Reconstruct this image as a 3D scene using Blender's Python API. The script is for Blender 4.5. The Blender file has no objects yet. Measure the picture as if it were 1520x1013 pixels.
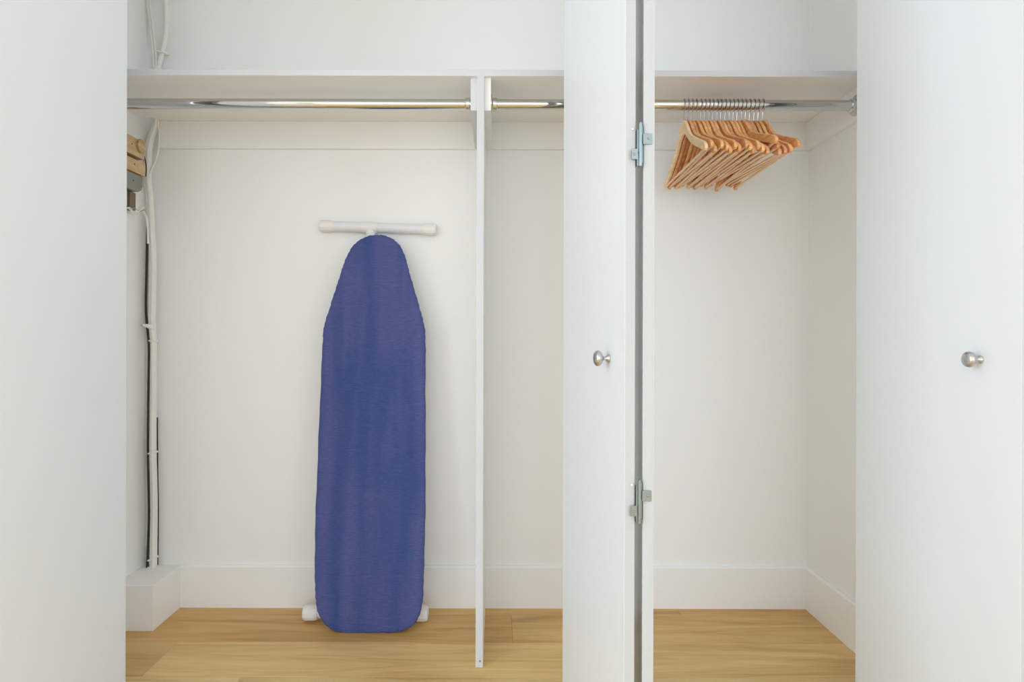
import bpy, bmesh, math, random
from mathutils import Vector, Matrix
random.seed(7)
S = bpy.context.scene
COL = S.collection
PI = math.pi

# ------------------------------------------------------------------ camera
F_PX = 924.0; CX, CY = 738.0, 498.0; H = 0.96; ROLL = 0.0026
cam_d = bpy.data.cameras.new('camera'); cam = bpy.data.objects.new('camera', cam_d); COL.objects.link(cam)
cam.location = (0, 0, H)
cam.rotation_euler = (Matrix.Rotation(PI/2, 4, 'X') @ Matrix.Rotation(ROLL, 4, 'Z')).to_euler()
cam_d.sensor_width = 36; cam_d.lens = F_PX/1520*36
cam_d.shift_x = (760-CX)/1520; cam_d.shift_y = -(506.5-CY)/1520
cam_d.clip_start = 0.05
S.camera = cam

# ------------------------------------------------------------------ world, lights, exposure
w = bpy.data.worlds.new('daylight'); S.world = w; w.use_nodes = True
bg = w.node_tree.nodes['Background']; bg.inputs[0].default_value = (0.80, 0.90, 1.0, 1); bg.inputs[1].default_value = 1.5
def area(name, loc, rot, sx, sy, power, col):
    l = bpy.data.lights.new(name, 'AREA'); l.shape = 'RECTANGLE'; l.size = sx; l.size_y = sy
    l.energy = power; l.color = col
    o = bpy.data.objects.new(name, l); COL.objects.link(o); o.location = loc; o.rotation_euler = rot
    return o
area('window_daylight', (-2.52, -1.1, 1.40), (0, -PI/2, 0), 1.9, 2.6, 80, (0.71, 0.835, 1.0))
area('window_daylight_rear', (0, -4.92, 1.35), (PI/2, 0, 0), 4.8, 2.0, 98, (0.71, 0.835, 1.0))
area('fill_light_right', (2.52, -1.1, 1.40), (0, PI/2, 0), 1.9, 2.6, 46, (0.71, 0.835, 1.0))  # unseen fill lamp, added to brighten the left part of the closet
S.view_settings.view_transform = 'Standard'; S.view_settings.look = 'None'
S.view_settings.gamma = 1; S.view_settings.use_curve_mapping = False
S.view_settings.exposure = -0.20
S.cycles.max_bounces = 12; S.cycles.diffuse_bounces = 8

# ------------------------------------------------------------------ helpers
def P(px, py, d):
    """world point that the photograph shows at (px, py), at distance d"""
    dx, dy = px-CX, py-CY
    ux, uy = dx+dy*ROLL, dy-dx*ROLL
    return Vector((ux*d/F_PX, d, H-uy*d/F_PX))

def new_mat(name):
    m = bpy.data.materials.new(name); m.use_nodes = True
    return m, m.node_tree.nodes, m.node_tree.links, m.node_tree.nodes['Principled BSDF']

def paint(name, col, rough=0.5, var=0.02, bump=0.03, scale=60, spec=0.35, metal=0.0):
    m, n, l, b = new_mat(name)
    tc = n.new('ShaderNodeTexCoord'); nz = n.new('ShaderNodeTexNoise'); nz.inputs['Scale'].default_value = 2.5
    nz.inputs['Detail'].default_value = 3
    l.new(tc.outputs['Object'], nz.inputs['Vector'])
    mx = n.new('ShaderNodeMixRGB'); mx.inputs[1].default_value = (*[c*(1-var) for c in col], 1)
    mx.inputs[2].default_value = (*[min(1, c*(1+var)) for c in col], 1)
    l.new(nz.outputs['Fac'], mx.inputs[0]); l.new(mx.outputs[0], b.inputs['Base Color'])
    n2 = n.new('ShaderNodeTexNoise'); n2.inputs['Scale'].default_value = scale; l.new(tc.outputs['Object'], n2.inputs['Vector'])
    bp = n.new('ShaderNodeBump'); bp.inputs['Strength'].default_value = bump; bp.inputs['Distance'].default_value = 0.002
    l.new(n2.outputs['Fac'], bp.inputs['Height']); l.new(bp.outputs[0], b.inputs['Normal'])
    b.inputs['Roughness'].default_value = rough; b.inputs['Specular IOR Level'].default_value = spec
    b.inputs['Metallic'].default_value = metal
    return m

def wood(name, c1, c2, c3, stretch, rough=0.45, tone=0.25, scale=6.0, hue=0.0, own=False):
    """grain stretched along one axis; tone drifts from one object to the next"""
    m, n, l, b = new_mat(name)
    tc = n.new('ShaderNodeTexCoord'); oi = n.new('ShaderNodeObjectInfo')
    mul = n.new('ShaderNodeVectorMath'); mul.operation = 'SCALE'; mul.inputs[0].default_value = (13, 29, 17)
    l.new(oi.outputs['Random'], mul.inputs['Scale'])
    add = n.new('ShaderNodeVectorMath'); add.operation = 'ADD'
    l.new(tc.outputs['Object'], add.inputs[0]); l.new(mul.outputs[0], add.inputs[1])
    mp = n.new('ShaderNodeMapping'); mp.inputs['Scale'].default_value = stretch; l.new(add.outputs[0], mp.inputs['Vector'])
    a = n.new('ShaderNodeTexNoise'); a.inputs['Scale'].default_value = scale; a.inputs['Detail'].default_value = 7
    a.inputs['Roughness'].default_value = 0.62; a.inputs['Distortion'].default_value = 0.9
    l.new(mp.outputs[0], a.inputs['Vector'])
    f = n.new('ShaderNodeTexNoise'); f.inputs['Scale'].default_value = scale*7; f.inputs['Detail'].default_value = 4
    l.new(mp.outputs[0], f.inputs['Vector'])
    r = n.new('ShaderNodeValToRGB'); e = r.color_ramp
    e.elements[0].position = 0.34; e.elements[0].color = (*c1, 1)
    e.elements[1].position = 0.66; e.elements[1].color = (*c3, 1)
    k = e.elements.new(0.5); k.color = (*c2, 1)
    l.new(a.outputs['Fac'], r.inputs[0])
    mr = n.new('ShaderNodeMapRange'); mr.inputs[3].default_value = 0.86; mr.inputs[4].default_value = 1.12
    l.new(f.outputs['Fac'], mr.inputs[0])
    mt = n.new('ShaderNodeMapRange'); mt.inputs[3].default_value = 1-tone; mt.inputs[4].default_value = 1+tone*0.6
    l.new(oi.outputs['Random'], mt.inputs[0])
    mm = n.new('ShaderNodeMath'); mm.operation = 'MULTIPLY'; l.new(mr.outputs[0], mm.inputs[0]); l.new(mt.outputs[0], mm.inputs[1])
    hsv = n.new('ShaderNodeHueSaturation'); l.new(r.outputs[0], hsv.inputs['Color']); l.new(mm.outputs[0], hsv.inputs['Value'])
    hm = n.new('ShaderNodeMapRange'); hm.inputs[3].default_value = 0.5-hue; hm.inputs[4].default_value = 0.5+hue
    l.new(oi.outputs['Random'], hm.inputs[0]); l.new(hm.outputs[0], hsv.inputs['Hue'])
    if own:      # each plank's own stain, kept on the object
        mc = n.new('ShaderNodeMixRGB'); mc.blend_type = 'MULTIPLY'; mc.inputs[0].default_value = 1
        l.new(hsv.outputs[0], mc.inputs[1]); l.new(oi.outputs['Color'], mc.inputs[2]); l.new(mc.outputs[0], b.inputs['Base Color'])
    else: l.new(hsv.outputs[0], b.inputs['Base Color'])
    bp = n.new('ShaderNodeBump'); bp.inputs['Strength'].default_value = 0.12; bp.inputs['Distance'].default_value = 0.001
    l.new(f.outputs['Fac'], bp.inputs['Height']); l.new(bp.outputs[0], b.inputs['Normal'])
    b.inputs['Roughness'].default_value = rough; b.inputs['Specular IOR Level'].default_value = 0.35
    return m

def metal(name, col, rough, bumpy=0.0):
    m, n, l, b = new_mat(name)
    b.inputs['Base Color'].default_value = (*col, 1); b.inputs['Metallic'].default_value = 1
    nz = n.new('ShaderNodeTexNoise'); nz.inputs['Scale'].default_value = 40
    tc = n.new('ShaderNodeTexCoord'); l.new(tc.outputs['Object'], nz.inputs['Vector'])
    mr = n.new('ShaderNodeMapRange'); mr.inputs[3].default_value = rough*0.8; mr.inputs[4].default_value = rough*1.25
    l.new(nz.outputs['Fac'], mr.inputs[0]); l.new(mr.outputs[0], b.inputs['Roughness'])
    return m

M_WALL = paint('closet_wall_paint', (0.885, 0.885, 0.87), 0.6, 0.012)
M_ROOM = paint('room_wall_paint', (0.86, 0.86, 0.85), 0.6, 0.012)
M_TRIM = paint('trim_paint', (0.89, 0.885, 0.865), 0.45, 0.012)
M_DIMMED = paint('dimmed_board_paint', (0.64, 0.64, 0.66), 0.4, 0.01)  # board paint greyed to hold down over-lit front edges
M_BOARD = paint('board_paint', (0.89, 0.885, 0.87), 0.45, 0.01)
M_DOOR = paint('door_paint', (0.77, 0.80, 0.81), 0.38, 0.012, 0.05, 25)
M_EDGE = paint('door_edge_dimmed', (0.49, 0.495, 0.49), 0.6, 0.015)  # door paint darkened on the edges, where the light comes out too strong
M_OAK = wood('oak_floor', (0.56, 0.355, 0.135), (0.74, 0.51, 0.215), (0.82, 0.60, 0.28), (0.45, 5.0, 5.0), 0.42, 0.03, 3.2, 0.004, True)
M_HANG = wood('hanger_wood', (0.66, 0.27, 0.09), (0.81, 0.41, 0.17), (0.87, 0.54, 0.27), (6, 1.0, 6), 0.4, 0.13, 9.0, 0.010)
M_HPALE = wood('pale_hanger_wood', (0.80, 0.50, 0.28), (0.87, 0.59, 0.37), (0.91, 0.68, 0.47), (6, 1.0, 6), 0.45, 0.08, 9.0, 0.006)
M_BLOCK = wood('old_board_wood', (0.50, 0.33, 0.16), (0.62, 0.43, 0.23), (0.70, 0.52, 0.30), (4, 0.8, 4), 0.5, 0.05, 8.0)
M_CHROME = metal('chrome', (0.63, 0.635, 0.63), 0.06)
M_WIRE = metal('hook_wire', (0.55, 0.53, 0.52), 0.2)
M_NICKEL = metal('satin_nickel', (0.56, 0.55, 0.54), 0.27)
M_ZINC = metal('zinc', (0.29, 0.35, 0.36), 0.3)
M_GREY = metal('dull_grey_metal', (0.36, 0.36, 0.32), 0.5)
M_BRASS = paint('aged_brass', (0.45, 0.30, 0.09), 0.4, metal=0.6)
M_CABLE = paint('painted_cable', (0.84, 0.825, 0.78), 0.5, 0.04, 0.5, 120)
M_DARK = paint('dark_wire_and_gap', (0.035, 0.028, 0.015), 0.6, 0.2)  # black lead, and painted shade in the gaps beside the cables
M_GREENW = paint('green_wire', (0.30, 0.42, 0.22), 0.5)
M_PLAST = paint('white_plastic', (0.84, 0.82, 0.78), 0.4, 0.01)
M_TUBE = paint('white_enamel_tube', (0.78, 0.78, 0.80), 0.3, 0.01)
M_STRAP = paint('brown_strap', (0.21, 0.15, 0.09), 0.6, 0.2)
M_SCREW = paint('dark_screw', (0.12, 0.08, 0.05), 0.5)
M_SLOT = paint('dark_hem', (0.045, 0.05, 0.12), 0.8)

def fabric():
    m, n, l, b = new_mat('blue_fabric')
    tc = n.new('ShaderNodeTexCoord')
    def noise(sc, s, det):
        mp = n.new('ShaderNodeMapping'); mp.inputs['Scale'].default_value = sc; l.new(tc.outputs['Object'], mp.inputs['Vector'])
        z = n.new('ShaderNodeTexNoise'); z.inputs['Scale'].default_value = s; z.inputs['Detail'].default_value = det
        l.new(mp.outputs[0], z.inputs['Vector']); return z
    stripe = noise((1, 1, 0.06), 13, 2)          # faded lengthwise bands
    weave = noise((0.35, 1, 3.0), 170, 3)        # crosswise slubs
    blot = noise((1, 1, 1), 5, 4)
    r = n.new('ShaderNodeValToRGB'); e = r.color_ramp
    e.elements[0].position = 0.41; e.elements[0].color = (0.040, 0.068, 0.225, 1)
    e.elements[1].position = 0.59; e.elements[1].color = (0.074, 0.090, 0.258, 1)
    mm = n.new('ShaderNodeMath'); mm.operation = 'MULTIPLY_ADD'; mm.inputs[1].default_value = 0.3
    l.new(blot.outputs['Fac'], mm.inputs[0])
    m2 = n.new('ShaderNodeMath'); m2.operation = 'MULTIPLY'; m2.inputs[1].default_value = 0.7
    l.new(stripe.outputs['Fac'], m2.inputs[0]); l.new(m2.outputs[0], mm.inputs[2]); l.new(mm.outputs[0], r.inputs[0])
    mr = n.new('ShaderNodeMapRange'); mr.inputs[3].default_value = 0.58; mr.inputs[4].default_value = 1.42
    l.new(weave.outputs['Fac'], mr.inputs[0])
    hsv = n.new('ShaderNodeHueSaturation'); l.new(r.outputs[0], hsv.inputs['Color']); l.new(mr.outputs[0], hsv.inputs['Value'])
    # a small dark scorch mark on the right of the cover
    ctr = P(610, 672, 2.055)
    sub = n.new('ShaderNodeVectorMath'); sub.operation = 'DISTANCE'; l.new(tc.outputs['Object'], sub.inputs[0]); sub.inputs[1].default_value = ctr
    ms = n.new('ShaderNodeMapRange'); ms.inputs[1].default_value = 0.006; ms.inputs[2].default_value = 0.022
    ms.inputs[3].default_value = 0.35; ms.inputs[4].default_value = 0.0; l.new(sub.outputs['Value'], ms.inputs[0])
    mx = n.new('ShaderNodeMixRGB'); mx.inputs[2].default_value = (0.02, 0.035, 0.13, 1)
    l.new(ms.outputs[0], mx.inputs[0]); l.new(hsv.outputs[0], mx.inputs[1]); l.new(mx.outputs[0], b.inputs['Base Color'])
    bp = n.new('ShaderNodeBump'); bp.inputs['Strength'].default_value = 0.35; bp.inputs['Distance'].default_value = 0.001
    l.new(weave.outputs['Fac'], bp.inputs['Height'])
    bp2 = n.new('ShaderNodeBump'); bp2.inputs['Strength'].default_value = 0.5; bp2.inputs['Distance'].default_value = 0.006
    l.new(stripe.outputs['Fac'], bp2.inputs['Height']); l.new(bp.outputs[0], bp2.inputs['Normal'])
    l.new(bp2.outputs[0], b.inputs['Normal'])
    b.inputs['Roughness'].default_value = 0.75; b.inputs['Sheen Weight'].default_value = 0.06
    b.inputs['Specular IOR Level'].default_value = 0.3
    return m
M_FAB = fabric()

def finish(name, bm, m, parent=None, smooth=False, bevel=0.0, loc=None, seg=2):
    bmesh.ops.recalc_face_normals(bm, faces=bm.faces)
    me = bpy.data.meshes.new(name); bm.to_mesh(me); bm.free()
    me.materials.append(m)
    o = bpy.data.objects.new(name, me); COL.objects.link(o)
    if smooth:
        for p in me.polygons: p.use_smooth = True
        try: me.set_sharp_from_angle(angle=math.radians(40))
        except Exception: pass
    if bevel:
        b = o.modifiers.new('bevel', 'BEVEL'); b.width = bevel; b.segments = seg; b.limit_method = 'ANGLE'
    if parent: o.parent = parent
    if loc: o.location = loc
    return o

def bx(bm, x0, x1, y0, y1, z0, z1):
    v = [bm.verts.new((x, y, z)) for x in (x0, x1) for y in (y0, y1) for z in (z0, z1)]
    for f in ((0,1,3,2),(4,6,7,5),(0,4,5,1),(2,3,7,6),(0,2,6,4),(1,5,7,3)): bm.faces.new([v[i] for i in f])

def box(name, m, x0, x1, y0, y1, z0, z1, parent=None, bevel=0.0):
    """box mesh with its origin at the middle of its base"""
    c = Vector(((x0+x1)/2, (y0+y1)/2, z0)); bm = bmesh.new()
    bx(bm, x0-c.x, x1-c.x, y0-c.y, y1-c.y, 0, z1-z0)
    return finish(name, bm, m, parent, bevel=bevel, loc=c)

def prism(bm, pts, axis, a, b):
    """extrude the 2-D outline pts along an axis from a to b"""
    def mk(p, t):
        return {'x': (t, p[0], p[1]), 'y': (p[0], t, p[1]), 'z': (p[0], p[1], t)}[axis]
    A = [bm.verts.new(mk(p, a)) for p in pts]; B = [bm.verts.new(mk(p, b)) for p in pts]
    bm.faces.new(A); bm.faces.new(B[::-1])
    for i in range(len(pts)):
        j = (i+1) % len(pts); bm.faces.new((A[i], A[j], B[j], B[i]))

def catmull(pts, n=8, closed=False):
    pts = [Vector(p) for p in pts]; out = []; N = len(pts)
    rng = N if closed else N-1
    for i in range(rng):
        g = lambda k: pts[k % N] if closed else pts[max(0, min(N-1, k))]
        p0, p1, p2, p3 = g(i-1), g(i), g(i+1), g(i+2)
        for k in range(n):
            t = k/n
            out.append(0.5*((2*p1)+(p2-p0)*t+(2*p0-5*p1+4*p2-p3)*t*t+(3*p1-p0-3*p2+p3)*t**3))
    if not closed: out.append(pts[-1])
    return out

def tube(bm, pts, r, seg=12, caps=True):
    """sweep a circle (or an ellipse (rx, ry)) along pts"""
    pts = [Vector(p) for p in pts]; rings = []
    rs = r if isinstance(r, list) else [r]*len(pts)
    t0 = (pts[1]-pts[0]).normalized()
    u = t0.orthogonal().normalized()
    if abs(t0.z) > 0.6: u = Vector((1, 0, 0)) - t0*t0.x; u.normalize()
    for i, p in enumerate(pts):
        t = (pts[min(i+1, len(pts)-1)]-pts[max(i-1, 0)]).normalized()
        u = (u - t*u.dot(t)).normalized(); v = t.cross(u)
        q = rs[i]; rx, ry = q if isinstance(q, tuple) else (q, q)
        rings.append([bm.verts.new(p+u*rx*math.cos(2*PI*k/seg)+v*ry*math.sin(2*PI*k/seg)) for k in range(seg)])
    for a, b in zip(rings, rings[1:]):
        for k in range(seg): bm.faces.new((a[k], a[(k+1) % seg], b[(k+1) % seg], b[k]))
    if caps: bm.faces.new(rings[0][::-1]); bm.faces.new(rings[-1])

def lathe(bm, prof, org, axis, seg=32):
    """revolve prof [(radius, along)] about the axis through org"""
    axis = Vector(axis).normalized(); u = axis.orthogonal().normalized(); v = axis.cross(u); org = Vector(org); rings = []
    for r, t in prof:
        if r < 1e-6: rings.append([bm.verts.new(org+axis*t)])
        else: rings.append([bm.verts.new(org+axis*t+u*r*math.cos(2*PI*k/seg)+v*r*math.sin(2*PI*k/seg)) for k in range(seg)])
    for a, b in zip(rings, rings[1:]):
        for k in range(seg):
            k2 = (k+1) % seg
            if len(a) == 1 and len(b) == 1: continue
            if len(a) == 1: bm.faces.new((a[0], b[k2], b[k]))
            elif len(b) == 1: bm.faces.new((a[k], a[k2], b[0]))
            else: bm.faces.new((a[k], a[k2], b[k2], b[k]))
    for rg in (rings[0], rings[-1]):
        if len(rg) > 1: bm.faces.new(rg)

def empty(name, loc):
    o = bpy.data.objects.new(name, None); o.empty_display_size = 0.05; COL.objects.link(o); o.location = loc; return o

def adopt(root, *kids):
    for k in kids: k.parent = root; k.location = Vector(k.location) - root.location

def tag(o, label=None, cat=None, group=None, kind=None):
    if label: o['label'] = label
    if cat: o['category'] = cat
    if group: o['group'] = group
    if kind: o['kind'] = kind
    return o
def struct(o, label=None):
    return tag(o, label, kind='structure')

# ------------------------------------------------------------------ room and closet shell
YB = 2.2; XL, XR = -1.24, 1.10; ZC = 2.5
RX0, RX1, RY0 = -2.6, 2.6, -5.0
FY0, FY1 = 1.56, 1.66            # partition that holds the closet opening
struct(box('wall_back', M_WALL, XL-0.1, XR+0.1, YB, YB+0.1, -0.05, ZC), 'off-white plaster wall at the back of the closet')
struct(box('wall_left', M_WALL, XL-0.1, XL, FY1, YB, -0.05, ZC), 'narrow off-white left side wall of the closet behind the cables')
struct(box('wall_right', M_WALL, XR, XR+0.1, FY1, YB, -0.05, ZC), 'pale right side wall of the closet')
# planks of the floor: rows run across the closet
floor = empty('floor', (0, 0, 0)); struct(floor, 'light oak plank floor of the closet')
sub = box('subfloor', M_STRAP, RX0, RX1, RY0, YB, -0.03, -0.013); adopt(floor, sub)
joints = {0: [0.636, -1.3], 1: [0.051, -1.36, 1.45], 2: [-0.995]}
STAIN = {(0, -1.3): (0.88, 0.76, 0.63), (0, 0.6): (0.84, 0.70, 0.57), (1, -1.3): (0.84, 0.71, 0.58), (1, 0.1): (0.88, 0.79, 0.70),
         (2, -1.0): (1.0, 0.98, 0.92), (2, 0.9): (0.95, 0.9, 0.8), (2, -1.3): (0.85, 0.78, 0.66)}
row = 0; y1 = 2.139+0.196
while y1 > RY0:
    y0 = y1-0.196
    xs = joints.get(row) or [RX0+0.4+random.random()*0.9+1.35*k for k in range(4)]
    xs = sorted([RX0]+[x for x in xs if RX0 < x < RX1]+[RX1])
    yy0, yy1 = max(y0, RY0), min(y1, YB)
    for a, b in zip(xs, xs[1:]):
        if yy1 > FY1 and yy0 > FY0+0.1: a, b = max(a, XL-0.05), min(b, XR+0.05)
        if b-a < 0.02: continue
        g = 0.00025
        p = box('plank', M_OAK, a+g, b-g, yy0+g, yy1-g, -0.013, 0.0, bevel=0.0006)
        p.modifiers['bevel'].segments = 1
        t = STAIN.get((row, round(a, 1))) or [0.88+0.12*random.random()]*3
        p.color = (*t, 1)
        adopt(floor, p)
    y1 = y0; row += 1
struct(box('ceiling', M_ROOM, RX0-0.1, RX1+0.1, RY0-0.1, YB+0.1, ZC, ZC+0.1))
def wall_with_window(name, horizontal, fixed, t, a0, a1, w0, w1, z0, z1):
    bm = bmesh.new()
    for (p, q, r, s) in ((a0, w0, -0.05, ZC), (w1, a1, -0.05, ZC), (w0, w1, -0.05, z0), (w0, w1, z1, ZC)):
        if horizontal: bx(bm, p, q, fixed, fixed+t, r, s)
        else: bx(bm, fixed, fixed+t, p, q, r, s)
    return struct(finish(name, bm, M_ROOM))
wall_with_window('wall_left_room', False, RX0-0.1, 0.1, RY0, FY1, -2.4, 0.2, 0.45, 2.35)
wall_with_window('wall_right_room', False, RX1, 0.1, RY0, FY1, -2.4, 0.2, 0.45, 2.35)  # its opening is added for the right fill lamp
wall_with_window('wall_rear', True, RY0-0.1, 0.1, RX0-0.1, RX1+0.1, -2.45, 2.45, 0.35, 2.35)
def window(name, horizontal, c, w0, w1, z0, z1):
    r = empty(name, (c, (w0+w1)/2, z0) if not horizontal else ((w0+w1)/2, c, z0)); struct(r)
    bm = bmesh.new(); f = 0.045
    mid = (w0+w1)/2
    for (p, q, s, t) in ((w0, w0+f, z0, z1), (w1-f, w1, z0, z1), (w0+f, w1-f, z0, z0+f), (w0+f, w1-f, z1-f, z1), (mid-f/2, mid+f/2, z0+f, z1-f)):
        if horizontal: bx(bm, p, q, c-0.02, c+0.02, s, t)
        else: bx(bm, c-0.02, c+0.02, p, q, s, t)
    adopt(r, finish('window_frame', bm, M_TRIM))
window('window_1', False, RX0-0.05, -2.4, 0.2, 0.45, 2.35)
window('window_2', True, RY0-0.05, -2.45, 2.45, 0.35, 2.35)
window('added_window', False, RX1+0.05, -2.4, 0.2, 0.45, 2.35)  # made-up window around the added right fill lamp
# partition either side of and above the bifold doors
OX0, OX1, ZH = -1.06, 1.03, 2.36
bm = bmesh.new()
bx(bm, RX0-0.1, OX0, FY0, FY1, -0.05, ZC); bx(bm, OX1, RX1+0.1, FY0, FY1, -0.05, ZC); bx(bm, OX0, OX1, FY0, FY1, ZH, ZC)
struct(finish('wall_front', bm, M_ROOM))
struct(box('trim_1', M_DOOR, OX0, OX1, 1.58, 1.62, ZH-0.03, ZH), 'white door track over the closet opening')

# baseboards: board with an eased top edge
def base_prof(d0, d1, h):   # (depth, z) outline, d0 wall side, d1 room side
    s = 1 if d1 > d0 else -1
    return [(d0, 0), (d1, 0), (d1, h-0.006), (d1-s*0.006, h), (d0, h)]
bm = bmesh.new(); prism(bm, base_prof(YB, YB-0.014, 0.148), 'x', -1.11, XR)
struct(finish('baseboard_back', bm, M_TRIM), 'tall white baseboard along the closet back wall')
bm = bmesh.new(); prism(bm, base_prof(XR, XR-0.015, 0.148), 'y', FY1, YB-0.014)
struct(finish('baseboard_right', bm, M_TRIM), 'tall white baseboard along the right closet wall')
led = struct(box('trim_2', M_TRIM, XL, -1.11, 2.0105, YB, 0, 0.147, bevel=0.0015), 'low white boxed ledge in the left closet corner')

# cleats under the shelf
ZS0, ZS1 = 1.709, 1.727; ZK = 1.614
DX0, DX1 = -0.0603, -0.0389      # divider faces
YF = 1.797                       # shelf and divider front
struct(box('trim_3', M_TRIM, -1.185, DX0, YB-0.017, YB, ZK, ZS0, bevel=0.001), 'white cleat board under the shelf on the back wall left of the divider')
struct(box('trim_4', M_TRIM, DX1, XR-0.019, YB-0.017, YB, ZK, ZS0, bevel=0.001), 'white cleat board under the shelf on the back wall right of the divider')
struct(box('trim_5', M_TRIM, XR-0.019, XR, FY1+0.06, YB, ZK, ZS0, bevel=0.001), 'white cleat board under the shelf on the right closet wall')

# shelf with a notch at its back left corner for the cables
bm = bmesh.new()
prism(bm, [(XL, YF), (XR, YF), (XR, YB), (-1.188, YB), (-1.188, 2.145), (XL, 2.145)], 'z', 0, ZS1-ZS0)
def dim_front(o):                 # boards: front edge coloured greyer to offset the strong light on it
    o.data.materials.append(M_DIMMED)
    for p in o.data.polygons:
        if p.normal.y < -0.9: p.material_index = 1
sh = finish('closet_shelf', bm, M_BOARD, bevel=0.0012, loc=(0, 0, ZS0)); dim_front(sh)
tag(sh, 'long white closet shelf running above both hanging rods', 'shelf')
# divider with its two cleats
dv = empty('divider_panel', ((DX0+DX1)/2, 2.0, 0)); tag(dv, 'tall thin white vertical divider panel to the right of the ironing board', 'panel')
pn = box('panel', M_BOARD, DX0, DX1, YF, YB-0.015, 0, ZS0, bevel=0.0012); dim_front(pn)
c1 = box('cleat', M_DIMMED, DX0-0.019, DX0, YF+0.014, YB-0.018, ZK, ZS0, bevel=0.001)
c2 = box('cleat', M_TRIM, DX1, DX1+0.019, YF+0.014, YB-0.018, ZK, ZS0, bevel=0.001)
s = bmesh.new(); lathe(s, [(0.0, -0.0022), (0.0022, -0.0016), (0.003, 0.0)], P(712.5, 982, YF-0.0003), (0, 1, 0), 10)
sc = finish('screw', s, M_GREY, smooth=True)
adopt(dv, pn, c1, c2, sc)

# ------------------------------------------------------------------ chrome rods
YR, ZR, RR = 1.88, 1.657, 0.0158
def rod(x0, x1, label, ends):
    r = empty('hanging_rod', ((x0+x1)/2, YR, ZR)); tag(r, label, 'rod')
    b = bmesh.new(); tube(b, [(x0+0.002, YR, ZR), (x1-0.002, YR, ZR)], RR, 48)
    adopt(r, finish('rod', b, M_CHROME, smooth=True))
    for x, s in ends:                                   # flange and cup that hold the rod
        b = bmesh.new()
        lathe(b, [(0.0, 0), (0.031, 0), (0.031, 0.0015), (0.028, 0.003), (0.0215, 0.004), (0.0195, 0.006), (0.0195, 0.017), (0.0175, 0.019), (RR, 0.019), (0, 0.019)],
              (x, YR, ZR), (s, 0, 0), 40)
        f = finish('flange', b, M_CHROME, smooth=True); adopt(r, f)
        f.scale = (1, 1, 1)
    return r
rod(XL, DX0-0.019, 'chrome hanging rod over the ironing board, left of the divider', [(DX0-0.019, -1), (XL, 1)])
rod(DX1+0.019, XR-0.019, 'chrome hanging rod right of the divider carrying the wooden hangers', [(DX1+0.019, 1), (XR-0.019, -1)])

# ------------------------------------------------------------------ bifold doors
def panel_mesh(F, N, side, z0=0.015, z1=ZH-0.035, t=0.019):
    """leaf whose visible face runs from F (at the track) to N (out in the room); body lies on the given side (+1 right, -1 left)"""
    F, N = Vector(F), Vector(N); u = (N-F).normalized(); n = Vector((-u.y, u.x))
    if n.x*side < 0: n = -n
    q = [F, N, N+n*t, F+n*t]; c = (F+N)/2+n*t/2
    b = bmesh.new(); prism(b, [p-c for p in q], 'z', 0, z1-z0)
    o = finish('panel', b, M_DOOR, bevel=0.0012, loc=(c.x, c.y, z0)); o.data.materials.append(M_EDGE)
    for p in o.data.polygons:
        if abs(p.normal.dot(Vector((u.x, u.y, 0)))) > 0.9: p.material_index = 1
    return o, u, n
def knob_mesh(base, axis):
    b = bmesh.new()
    lathe(b, [(0, 0), (0.0078, 0), (0.0082, 0.0015), (0.0078, 0.003), (0.0052, 0.0055), (0.0038, 0.009), (0.0040, 0.012), (0.0062, 0.0145),
              (0.0115, 0.0165), (0.0148, 0.0195), (0.0155, 0.0225), (0.0150, 0.0255), (0.0128, 0.0285), (0.0085, 0.0305), (0.004, 0.0313), (0, 0.0315)], (0, 0, 0), axis, 40)
    return finish('knob', b, M_NICKEL, smooth=True, loc=base)
def hinge(xa, xb, y, z):
    """barrel in the gap between the two leaf edges xa..xb, straps bent round onto both edges"""
    xm = (xa+xb)/2; r = empty('hinge', (xm, y, z))
    b = bmesh.new(); tube(b, [(xm+0.0005, y-0.001, z-0.037), (xm+0.0005, y-0.001, z+0.038)], 0.0031, 16)
    tube(b, [(xm+0.0005, y-0.001, z+0.038), (xm+0.0005, y-0.001, z+0.0405)], 0.0022, 12)
    for k in (-0.012, 0.009, 0.024): tube(b, [(xm+0.0005, y-0.001, z+k-0.0008), (xm+0.0005, y-0.001, z+k+0.0008)], 0.0036, 16)
    k1 = finish('barrel', b, M_ZINC, smooth=True)
    b = bmesh.new()                                       # left leaf
    bx(b, xa+0.0002, xm-0.001, y+0.001, y+0.0028, z-0.036, z+0.029); bx(b, xa+0.0002, xa+0.0018, y+0.001, y+0.030, z-0.036, z+0.029)
    bx(b, xa-0.0085, xa+0.0018, y-0.0016, y+0.0002, z-0.025, z-0.006)
    k2 = finish('leaf', b, M_ZINC, bevel=0.0004)
    b = bmesh.new()
    bx(b, xm+0.002, xb-0.0002, y+0.001, y+0.0028, z-0.031, z+0.004); bx(b, xm+0.002, xb-0.0002, y+0.001, y+0.0028, z+0.019, z+0.034)
    bx(b, xb-0.0018, xb-0.0002, y+0.001, y+0.030, z-0.031, z+0.034)
    bx(b, xb-0.0018, xb+0.0145, y-0.0016, y+0.0002, z+0.002, z+0.021)
    k3 = finish('leaf', b, M_ZINC, bevel=0.0004)
    adopt(r, k1, k2, k3)
    for x, zz in ((xa-0.006, z+0.030), (xb+0.007, z-0.031), (xa-0.004, z-0.016), (xb+0.008, z+0.012)):   # small screw heads
        on = -0.016 if abs(zz-z) < 0.02 else 0
        b = bmesh.new(); lathe(b, [(0, -0.0012), (0.0016, -0.0009), (0.0023, 0.0), (0.0023, 0.0006)], (x, y+(-0.0016 if on else 0.0024), zz), (0, 1, 0), 12)
        adopt(r, finish('screw', b, M_GREY if on else M_PLAST, smooth=True))
    return r
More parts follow.
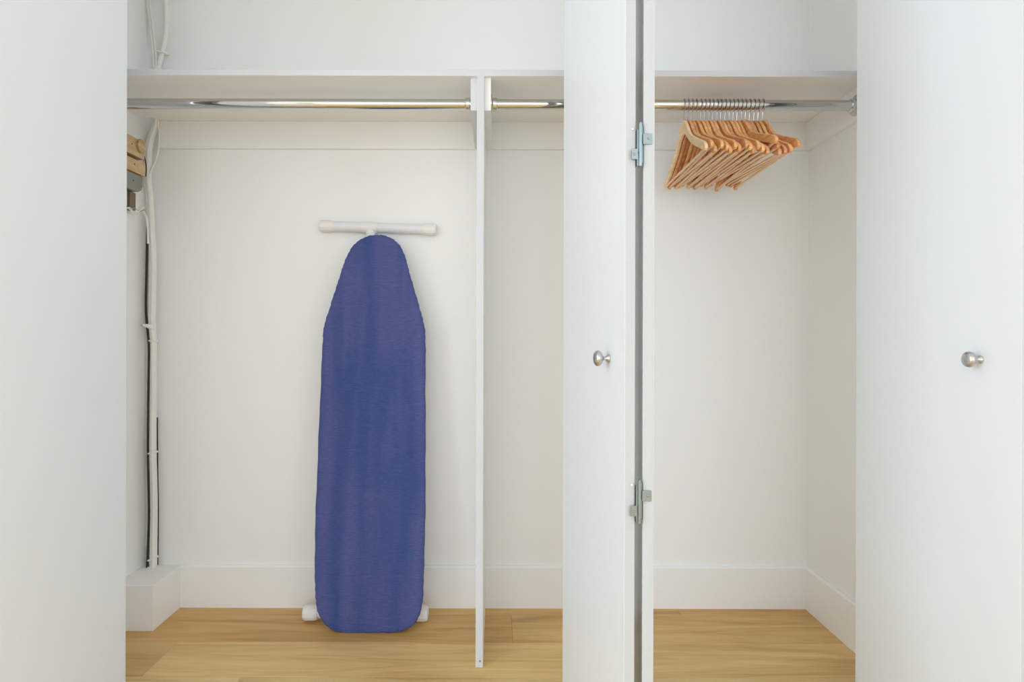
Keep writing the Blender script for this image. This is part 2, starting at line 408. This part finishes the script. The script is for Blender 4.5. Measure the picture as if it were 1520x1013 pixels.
def bifold(name, label, A, B, sides, knob_t, knob_face):
    r = empty(name, ((A[0][0]+B[0][0])/2, 1.6, 0)); struct(r, label)
    pa, ua, na = panel_mesh(*A, sides[0]); pb, ub, nb = panel_mesh(*B, sides[1])
    adopt(r, pa, pb)
    if knob_t:
        F, N = Vector(A[0]), Vector(A[1]); p = F+(N-F)*knob_t
        adopt(r, knob_mesh((p.x, p.y, 0.916), (-na.x, -na.y, 0)))
    return r
# middle pair: the left leaf shows its face, the right one only its edge
A2 = ((0.170, 1.60), (0.2278, 1.110)); B2 = ((0.352, 1.60), (0.2602, 1.110))
d2 = bifold('door_2', 'white folded bifold door with a silver knob between the two halves of the closet', A2, B2, (1, 1), 0.813, -1)
for z in (0.6635, 1.2985, 1.94):
    h = hinge(0.2468, 0.2602, 1.1075, z)
    kids = list(h.children); adopt(d2, h)
A3 = ((0.9225, 1.60), (0.9275, 1.10)); B3 = ((1.000, 1.60), (0.9600, 1.10))
d3 = bifold('door_3', 'white bifold door with a silver knob at the right side of the closet', A3, B3, (1, 1), 0.815, -1)
for z in (0.6635, 1.2985, 1.94):
    h = hinge(0.9466, 0.9600, 1.0975, z); adopt(d3, h)
A1 = ((-0.9525, 1.60), (-0.9600, 1.10)); B1 = ((-1.02, 1.60), (-0.9915, 1.10))
d1 = bifold('door_1', 'plain white bifold door at the left side of the closet', A1, B1, (-1, -1), 0, 1)
for z in (0.6635, 1.2985, 1.94):
    h = hinge(-0.9915, -0.979, 1.0975, z); adopt(d1, h)

# ------------------------------------------------------------------ ironing board leaning on the back wall
def plane_pt(px, py):
    """point of the board's face plane seen at (px, py): 2.000 m away at the floor, leaning back 0.112 m at 1.3 m"""
    k = 0.112/1.3
    dx, dy = px-CX, py-CY; ux, uy = dx+dy*ROLL, dy-dx*ROLL
    d = (2.0+k*H)/(1+k*uy/F_PX)
    return P(px, py, d)
outline = [(560, 348), (572, 349.5), (583, 354.5), (591.5, 362), (598, 373), (603, 388), (606, 400), (611, 418), (617, 438), (623, 459), (627.5, 476), (630.5, 492),
           (631, 520), (631, 600), (631, 700), (630.5, 780), (628.5, 850), (627.5, 885), (625, 905), (620, 920), (612, 930), (600, 937.5), (585, 940.6), (560, 941.2),
           (535, 941.6), (508, 941), (494, 937.5), (482, 929), (473, 916), (468.5, 900), (467, 880), (466.3, 850), (467, 780), (470, 700), (474, 600),
           (477.5, 520), (479, 492), (482, 477), (488.5, 457), (495, 436), (501, 418), (506, 402), (510, 390), (517, 374), (525, 362.5), (534.5, 355), (546, 349.8)]
ol = catmull([plane_pt(*p) for p in outline], 6, True)
C0 = sum(ol, Vector())/len(ol)
nrm = Vector((0, -1, 0.112/1.3)).normalized()             # towards the room
NN = len(ol)
nin = []
for i in range(NN):
    t = (ol[(i+2) % NN]-ol[i-2]).normalized(); q = t.cross(nrm)
    if q.dot(C0-ol[i]) < 0 and abs(q.dot(C0-ol[i])) > 0: q = -q
    nin.append(q.normalized())
def offs(i, inset, back):
    pucker = 0.0007*math.sin(i*1.9)+0.0005*math.sin(i*0.83+1)
    return ol[i]+nin[i]*(inset+pucker*(1 if inset < 0.01 else 0.4))-nrm*back
def rings_mesh(bm, prof, closeback=True):
    R = [[bm.verts.new(offs(i, a, b)) for i in range(NN)] for a, b in prof]
    for r0, r1 in zip(R, R[1:]):
        for i in range(NN): bm.faces.new((r0[i], r0[(i+1) % NN], r1[(i+1) % NN], r1[i]))
    bm.faces.new(R[-1]); 
    if closeback: bm.faces.new(R[0][::-1])
ib = empty('ironing_board', (-0.415, 2.05, 0))
tag(ib, 'blue covered ironing board standing upright against the closet back wall', 'ironing board')
bm = bmesh.new(); rings_mesh(bm, [(0.016, 0.020), (0.002, 0.019), (0.0, 0.015), (0.0, 0.007), (0.0022, 0.0025), (0.006, 0.0006), (0.014, 0), (0.045, -0.0004)])
adopt(ib, finish('cover', bm, M_FAB, smooth=True))
bm = bmesh.new(); rings_mesh(bm, [(0.010, 0.0245), (0.004, 0.0235), (0.004, 0.0205), (0.015, 0.0203)])
adopt(ib, finish('cover_hem', bm, M_SLOT, smooth=True))
bm = bmesh.new(); rings_mesh(bm, [(0.024, 0.034), (0.020, 0.034), (0.020, 0.025), (0.024, 0.0246)])
adopt(ib, finish('board_frame', bm, M_TUBE))
def foot(px0, py0, px1, py1, d, rt, rc, capw, joint):
    a, b = P(px0, py0, d), P(px1, py1, d); u = (b-a).normalized()
    r = empty('foot_bar', (a+b)/2)
    k = bmesh.new(); tube(k, [a+u*capw*0.5, b-u*capw*0.5], rt, 24)
    ks = [finish('foot_tube', k, M_TUBE, smooth=True)]
    for p, s in ((a, u), (b, -u)):                        # ribbed plastic cap
        k = bmesh.new(); seg = 36; rings = []
        for rr, t in ((0.55, 0.0), (0.86, 0.002), (0.97, 0.008), (1.0, 0.016), (1.0, capw*0.7), (0.94, capw*0.86), (0.84, capw)):
            ring = []; uu = Vector((0, 0, 1))-s*s.z; uu.normalize(); vv = s.cross(uu)
            for q in range(seg):
                rad = rc*rr*(1 if q % 3 else 0.93) if t > 0.002 else rc*rr
                an = 2*PI*q/seg; ring.append(k.verts.new(p+s*t+uu*rad*math.cos(an)+vv*rad*math.sin(an)))
            rings.append(ring)
        for r0, r1 in zip(rings, rings[1:]):
            for q in range(seg): k.faces.new((r0[q], r0[(q+1) % seg], r1[(q+1) % seg], r1[q]))
        k.faces.new(rings[0]); k.faces.new(rings[-1])
        ks.append(finish('end_cap', k, M_PLAST, smooth=True))
    if joint:
        c = P(549, 338, d); k = bmesh.new()
        tube(k, [c-u*0.026, c+u*0.026], rt+0.0017, 24)
        ks.append(finish('tee_joint', k, M_PLAST, smooth=True))
    adopt(r, *ks)
    return r
dT = 2.2-0.0225
ft = foot(474.5, 335.5, 648, 341, dT, 0.0175, 0.0212, 0.048, True); adopt(ib, ft)
fb = foot(450.5, 909.6, 636, 911, 2.088, 0.018, 0.0266, 0.05, False); adopt(ib, fb)
def leg(pts, r):
    k = bmesh.new(); tube(k, catmull(pts, 6), r, 16); adopt(ib, finish('leg', k, M_TUBE, smooth=True))
st = P(550, 340, dT)
k = bmesh.new(); tube(k, [st, P(550.5, 350, dT-0.004), P(550.5, 362, dT-0.008)], 0.0165, 20); adopt(ib, finish('stem', k, M_PLAST, smooth=True))
leg([st+Vector((0.001, -0.004, -0.03)), (-0.442, 2.150, 1.0), (-0.440, 2.105, 0.5), (-0.440, 2.066, 0.14)], 0.011)
leg([(-0.50, 2.088, 0.027), (-0.475, 2.093, 0.35), (-0.468, 2.112, 0.7), (-0.464, 2.128, 1.0)], 0.009)
leg([(-0.38, 2.088, 0.027), (-0.405, 2.093, 0.35), (-0.412, 2.112, 0.7), (-0.416, 2.128, 1.0)], 0.009)

# ------------------------------------------------------------------ wooden hangers
top = [(0.0, 1.609), (0.010, 1.6085), (0.022, 1.602), (0.041, 1.583), (0.062, 1.5575), (0.082, 1.5415), (0.101, 1.531), (0.130, 1.517), (0.157, 1.5045), (0.185, 1.492), (0.203, 1.4835), (0.213, 1.4755), (0.2185, 1.466), (0.217, 1.4585), (0.211, 1.456)]
bot = [(0.203, 1.4585), (0.190, 1.4645), (0.169, 1.4745), (0.140, 1.488), (0.107, 1.504), (0.075, 1.523), (0.045, 1.546), (0.022, 1.562), (0.0, 1.568)]
half = [Vector((u, z-ZR, 0)) for u, z in top+bot]
half = catmull(half[:15], 3)[:-1]+catmull(half[14:], 3)
T = 0.0088
def hanger_body_mesh():
    bm = bmesh.new(); n = 41    # split the outline in top and bottom runs of equal count and stitch them
    tp = catmull([Vector((u, z-ZR, 0)) for u, z in top[:13]], 4); bt = catmull([Vector((u, z-ZR, 0)) for u, z in (top[12:]+bot)][::-1], 4)
    def res(run, n):
        L = [0]
        for a, b in zip(run, run[1:]): L.append(L[-1]+(b-a).length)
        out = []
        for k in range(n):
            s = L[-1]*k/(n-1); j = 0
            while j < len(L)-2 and L[j+1] < s: j += 1
            f = (s-L[j])/max(1e-9, L[j+1]-L[j]); out.append(run[j].lerp(run[j+1], f))
        return out
    tp, bt = res(tp, n), res(bt, n)
    cols = [(-p.x, p.y, -q.x, q.y) for p, q in list(zip(tp, bt))[::-1][:-1]]+[(p.x, p.y, q.x, q.y) for p, q in zip(tp, bt)]
    e = 0.0016; rings = []
    for (ux, uz, lx, lz) in cols:
        h = max(1e-6, math.hypot(uz-lz, ux-lx)); ex, ez = (ux-lx)/h*min(e, h*0.3), (uz-lz)/h*min(e, h*0.3)
        rings.append([bm.verts.new(c) for c in ((T/2-e, ux, uz), (T/2, ux-ex, uz-ez), (T/2, lx+ex, lz+ez), (T/2-e, lx, lz), (-T/2+e, lx, lz), (-T/2, lx+ex, lz+ez), (-T/2, ux-ex, uz-ez), (-T/2+e, ux, uz))])
    for r0, r1 in zip(rings, rings[1:]):
        for k in range(8): bm.faces.new((r0[k], r0[(k+1) % 8], r1[(k+1) % 8], r1[k]))
    bm.faces.new(rings[0]); bm.faces.new(rings[-1])
    bmesh.ops.remove_doubles(bm, verts=bm.verts, dist=1e-6)
    return bm
def make_hanger():
    r = empty('clothes_hanger', (0, YR, ZR))
    b = finish('hanger_body', hanger_body_mesh(), M_HANG, smooth=True, parent=r)
    k = bmesh.new(); tube(k, [(0, -0.209, 1.4625-ZR), (0, 0.209, 1.4625-ZR)], 0.0037, 10); bar = finish('trouser_bar', k, M_HPALE, smooth=True, parent=r)
    Rh = 0.0195; zc = RR-Rh+0.0017; pts = [(0, 0, 1.600-ZR), (0, 0, 1.622-ZR)]
    for a in range(-100, -361-20, -14): pts.append((0, -Rh*math.cos(math.radians(a)) * -1, zc+Rh*math.sin(math.radians(a))))
    k = bmesh.new(); tube(k, pts, 0.00155, 8); hk = finish('hook', k, M_WIRE, smooth=True, parent=r)
    return r
hx = [1015, 1021, 1027, 1033, 1040, 1046, 1052, 1057.5, 1064, 1069.5, 1076, 1082, 1088, 1094, 1100, 1106, 1112.5, 1119, 1125, 1131.5]
yaw = [-1.2, -0.6, -0.8, 0.0, 0.4, 0.0, -0.6, -0.2, 0.5, 0.8, 0.2, -0.3, 0.2, 0.8, 1.2, 0.5, -0.4, -0.2, 0.2, 0.8]
tilt = [0.3, 1.6, -1.2, 1.5, 0.2, -1.6, 1.0, -0.6, 1.8, 0.4, -1.4, 0.9, -0.8, -2.2, 4.2, 1.0, -2.8, -2.0, -1.0, 2.2]
words = ['pale wooden hanger at the very left end of the row', 'second wooden hanger from the left end of the row', 'third wooden hanger from the left end of the row',
 'fourth wooden hanger from the left end of the row', 'fifth wooden hanger from the left end of the row', 'sixth wooden hanger from the left end of the row',
 'seventh wooden hanger from the left end of the row', 'eighth wooden hanger from the left end of the row', 'ninth wooden hanger from the left end of the row',
 'tenth wooden hanger from the left, just left of the middle of the row', 'tenth wooden hanger from the right, just right of the middle of the row',
 'ninth wooden hanger from the right end of the row', 'eighth wooden hanger from the right end of the row', 'seventh wooden hanger from the right end of the row',
 'sixth wooden hanger from the right, its near arm tilted up', 'fifth wooden hanger from the right end of the row', 'fourth wooden hanger from the right, its near arm hanging low',
 'third wooden hanger from the right end of the row', 'second wooden hanger from the right end of the row', 'orange brown wooden hanger at the very right end, near arm fully visible']
proto = make_hanger()
for i, p in enumerate(hx):
    if i == 0: h = proto
    else:
        h = proto.copy(); COL.objects.link(h)
        for ch in proto.children:
            c = ch.copy(); COL.objects.link(c); c.parent = h
    h.location = P(p, 156, YR); h.location.z = ZR
    h.rotation_euler = (math.radians(-tilt[i]), 0, math.radians(yaw[i]))
    tag(h, words[i], 'hanger', 'wooden clothes hangers on the right rod')
pale = proto.children[0]
m2 = pale.data.copy(); m2.materials[0] = M_HPALE; pale.data = m2

# ------------------------------------------------------------------ cables in the left corner
cb = empty('cable_bundle', (-1.2, 2.17, 0.147)); tag(cb, 'white painted bundle of cables running down the left closet corner', 'cable')
def cable(pts, r, m=M_CABLE, d=2.175, name='cable', lab=None):
    """pts (px, py[, distance]); r radius or ellipse"""
    q = catmull([P(p[0], p[1], p[2] if len(p) > 2 else d) for p in pts], 6)
    for v in q: v.x = max(v.x, XL+0.004); v.y = min(v.y, YB-0.004)
    k = bmesh.new(); tube(k, q, r, 10); o = finish(name, k, m, smooth=True)
    if lab: o['label'] = lab
    adopt(cb, o); return o
A = [(233, 99), (232.5, 140), (232, 181), (228, 196), (223, 211), (220.5, 225), (220, 241), (220, 269), (222.5, 294), (224, 321), (225, 348), (227, 375), (227, 424), (226, 468), (226.5, 488),
     (227.5, 508), (227.5, 560), (227, 600), (226.8, 671), (228.5, 742), (228, 813), (227.5, 847)]
cable([(x-2.8+(1.0 if y < 200 else 0), y) for x, y in A], 0.0075)
cable([(x+2.2-(0.8 if y < 200 else 0), y, 2.178) for x, y in A], 0.0074)
cable([(x-0.3, y, 2.168) for x, y in A], 0.0062)
cable([(234.5, 178), (236.5, 200), (235.5, 221), (231, 239), (223, 256), (221, 270)], 0.0033, d=2.168)
cable([(209, 309), (213.5, 315), (217.5, 324), (219.5, 340), (220, 362)], 0.0038, d=2.155)
# wires above the shelf
cable([(240, -300), (243, -200), (245, -110), (247, -40), (246.5, 0), (248, 30), (245.5, 59), (241, 79), (236, 100), (233, 125)], 0.0082, d=2.175)
cable([(218, -300), (215, -190), (216, -110), (217, -40), (219.5, 0), (223.5, 30), (226.5, 59), (228.5, 79), (229.5, 100), (230, 125)], 0.0062, d=2.18)
cable([(222, -300), (218.5, -190), (219, -110), (220, -40), (222.5, 0), (227, 40), (230.5, 70), (232, 100), (232, 125)], 0.0030, d=2.170)
# dark strips added for the shaded gaps on either side of the bundle
cable([(219, 335, 2.17), (218.6, 350), (217.6, 400), (216.6, 450), (217.4, 475), (220.2, 500), (221.2, 523), (220.3, 600), (219.8, 671), (221, 739), (221, 778), (218.5, 843)], 0.0042, M_DARK, 2.168, lab='dark strip standing in for the shaded gap beside the white cables')
cable([(233.5, 620), (234, 700), (235, 760), (234, 844)], 0.0022, M_DARK, 2.19, lab='thin dark strip standing in for shadow on the right of the bundle')  # no wire here: painted shadow along the right side
def tie(px0, py0, px1, py1, d, r=0.0032):
    a, b = P(px0, py0, d), P(px1, py1, d); k = bmesh.new()
    c = (a+b)/2; rx = (b-a).length/2; u = (b-a).normalized(); pts = []
    for q in range(21):
        an = 2*PI*q/20; pts.append(c+u*rx*math.cos(an)+Vector((0, 0.012*math.sin(an)+0.004, 0)))
    for v in pts: v.x = max(v.x, XL+0.002); v.y = min(v.y, YB-0.002)
    tube(k, pts, r, 8, caps=False); o = finish('cable_tie', k, M_CABLE, smooth=True); adopt(cb, o)
tie(220, 506, 234, 506.5, 2.172); tie(218.5, 674, 233, 671, 2.172); tie(218, 833, 233.5, 827, 2.172); tie(217.5, 842, 232, 841, 2.172, 0.002); tie(231, 76, 249, 80, 2.172, 0.0035)
# saddle clip screwed to the side wall
k = bmesh.new(); tube(k, [P(212, 483, 2.150), P(217, 483.5, 2.152), P(222, 485, 2.158), P(227, 486, 2.163)], [0.0035, 0.0055, 0.0085, 0.0095], 12)
adopt(cb, finish('saddle_clip', k, M_CABLE, smooth=True))
k = bmesh.new(); lathe(k, [(0.0035, 0), (0.0035, 0.003), (0, 0.004)], P(210.5, 483, 2.147), (0.6, -1, 0), 10); adopt(cb, finish('screw', k, M_GREY, smooth=True))

# ------------------------------------------------------------------ old wooden fuse board on the left wall
fbx = empty('fuse_board', (XL, 2.06, 1.40)); tag(fbx, 'old wooden and grey metal fuse board on the left closet wall', 'fuse board')
X1 = -1.198
def on_wall(px, py, x):      # point of the plane X = x seen at (px, py)
    dx, dy = px-CX, py-CY; ux, uy = dx+dy*ROLL, dy-dx*ROLL
    d = x*F_PX/ux; return Vector((x, d, H-uy*d/F_PX))
ye = on_wall(216, 240, X1).y
def slab(name, m, x0, x1, y0, y1, z0, z1, bev):
    o = box(name, m, x0, x1, y0, y1, z0, z1, bevel=bev); adopt(fbx, o); return o
zt = on_wall(190, 198.5, X1).z; zA = on_wall(190, 226, X1).z; zB = on_wall(190, 231, X1).z; zD = on_wall(190, 251, X1).z
slab('back_plate', M_STRAP, XL, XL+0.012, 1.90, ye-0.008, zD-0.005, zt-0.012, 0.001)
slab('wooden_block', M_BLOCK, XL+0.012, X1, 1.90, ye-0.006, zA, zt, 0.0015)
slab('wooden_block', M_BLOCK, XL+0.012, X1, 1.90, ye, zD, zB, 0.0015)
for px, py in ((196, 213.5), (199.7, 243.5)):
    k = bmesh.new(); lathe(k, [(0.003, -0.0005), (0.003, 0.0008), (0, 0.0012)], on_wall(px, py, X1), (1, 0, 0), 12); adopt(fbx, finish('screw', k, M_SCREW, smooth=True))
# round wooden button with a brass ring
c = on_wall(209, 217, X1+0.004)
k = bmesh.new(); lathe(k, [(0, -0.02), (0.021, -0.02), (0.021, 0.003), (0.019, 0.005), (0, 0.006)], c, (1, 0, 0), 28); adopt(fbx, finish('round_cap', k, M_BLOCK, smooth=True))
k = bmesh.new(); ring = [c+Vector((0.0015, 0.0213*math.cos(2*PI*q/28), 0.0213*math.sin(2*PI*q/28))) for q in range(29)]
tube(k, ring, 0.002, 8, caps=False); adopt(fbx, finish('brass_ring', k, M_BRASS, smooth=True))
# rounded grey casing below
zE = on_wall(190, 279, X1).z
k = bmesh.new(); yc = ye-0.010
prof = [(1.90, zD-0.003), (yc, zD-0.003), (yc, zE+0.024), (yc-0.008, zE+0.010), (yc-0.024, zE+0.002), (yc-0.05, zE), (1.90, zE)]
prism(k, prof, 'x', XL, X1-0.003); adopt(fbx, finish('metal_casing', k, M_GREY, bevel=0.002))
k = bmesh.new(); lathe(k, [(0.003, -0.0005), (0.003, 0.0008), (0, 0.0012)], on_wall(198, 268, X1-0.003), (1, 0, 0), 12); adopt(fbx, finish('screw', k, M_SCREW, smooth=True))
# brown strap and loose wires under it
ya, yb = on_wall(193, 290, X1-0.02).y, on_wall(201.5, 290, X1-0.02).y
slab('strap', M_STRAP, XL, X1-0.02, ya, yb, on_wall(198, 312, X1-0.02).z, zE, 0.001)
slab('strap', M_GREY, XL, X1-0.024, ya-0.03, ya-0.006, on_wall(190, 306, X1-0.02).z, zE, 0.001)
lw = empty('loose_wires', P(200, 312, 2.06)); tag(lw, 'thin white and green wires trailing below the old fuse board', 'wire')
for pts, m, r in (([(183, 309), (190, 309), (196, 314), (203, 315), (210, 311), (214, 307)], M_CABLE, 0.002),
                  ([(184, 306), (192, 311), (199, 309), (206, 313), (214, 312)], M_GREENW, 0.0016),
                  ([(184, 313), (192, 308), (200, 316), (205, 310), (215, 309)], M_CABLE, 0.0016)):
    q = catmull([P(x, y, 2.10-(214-x)*0.002) for x, y in pts], 6)
    for v in q: v.x = max(v.x, XL+0.003)
    k = bmesh.new(); tube(k, q, r, 8); adopt(lw, finish('wire', k, m, smooth=True))
k = bmesh.new(); tube(k, catmull([on_wall(209, 221, X1+0.008), P(213, 230, 2.132), P(216, 240, 2.138), P(217, 250, 2.140), P(216.5, 262, 2.138)], 6), 0.0019, 8)
adopt(fbx, finish('dark_lead', k, M_DARK, smooth=True))
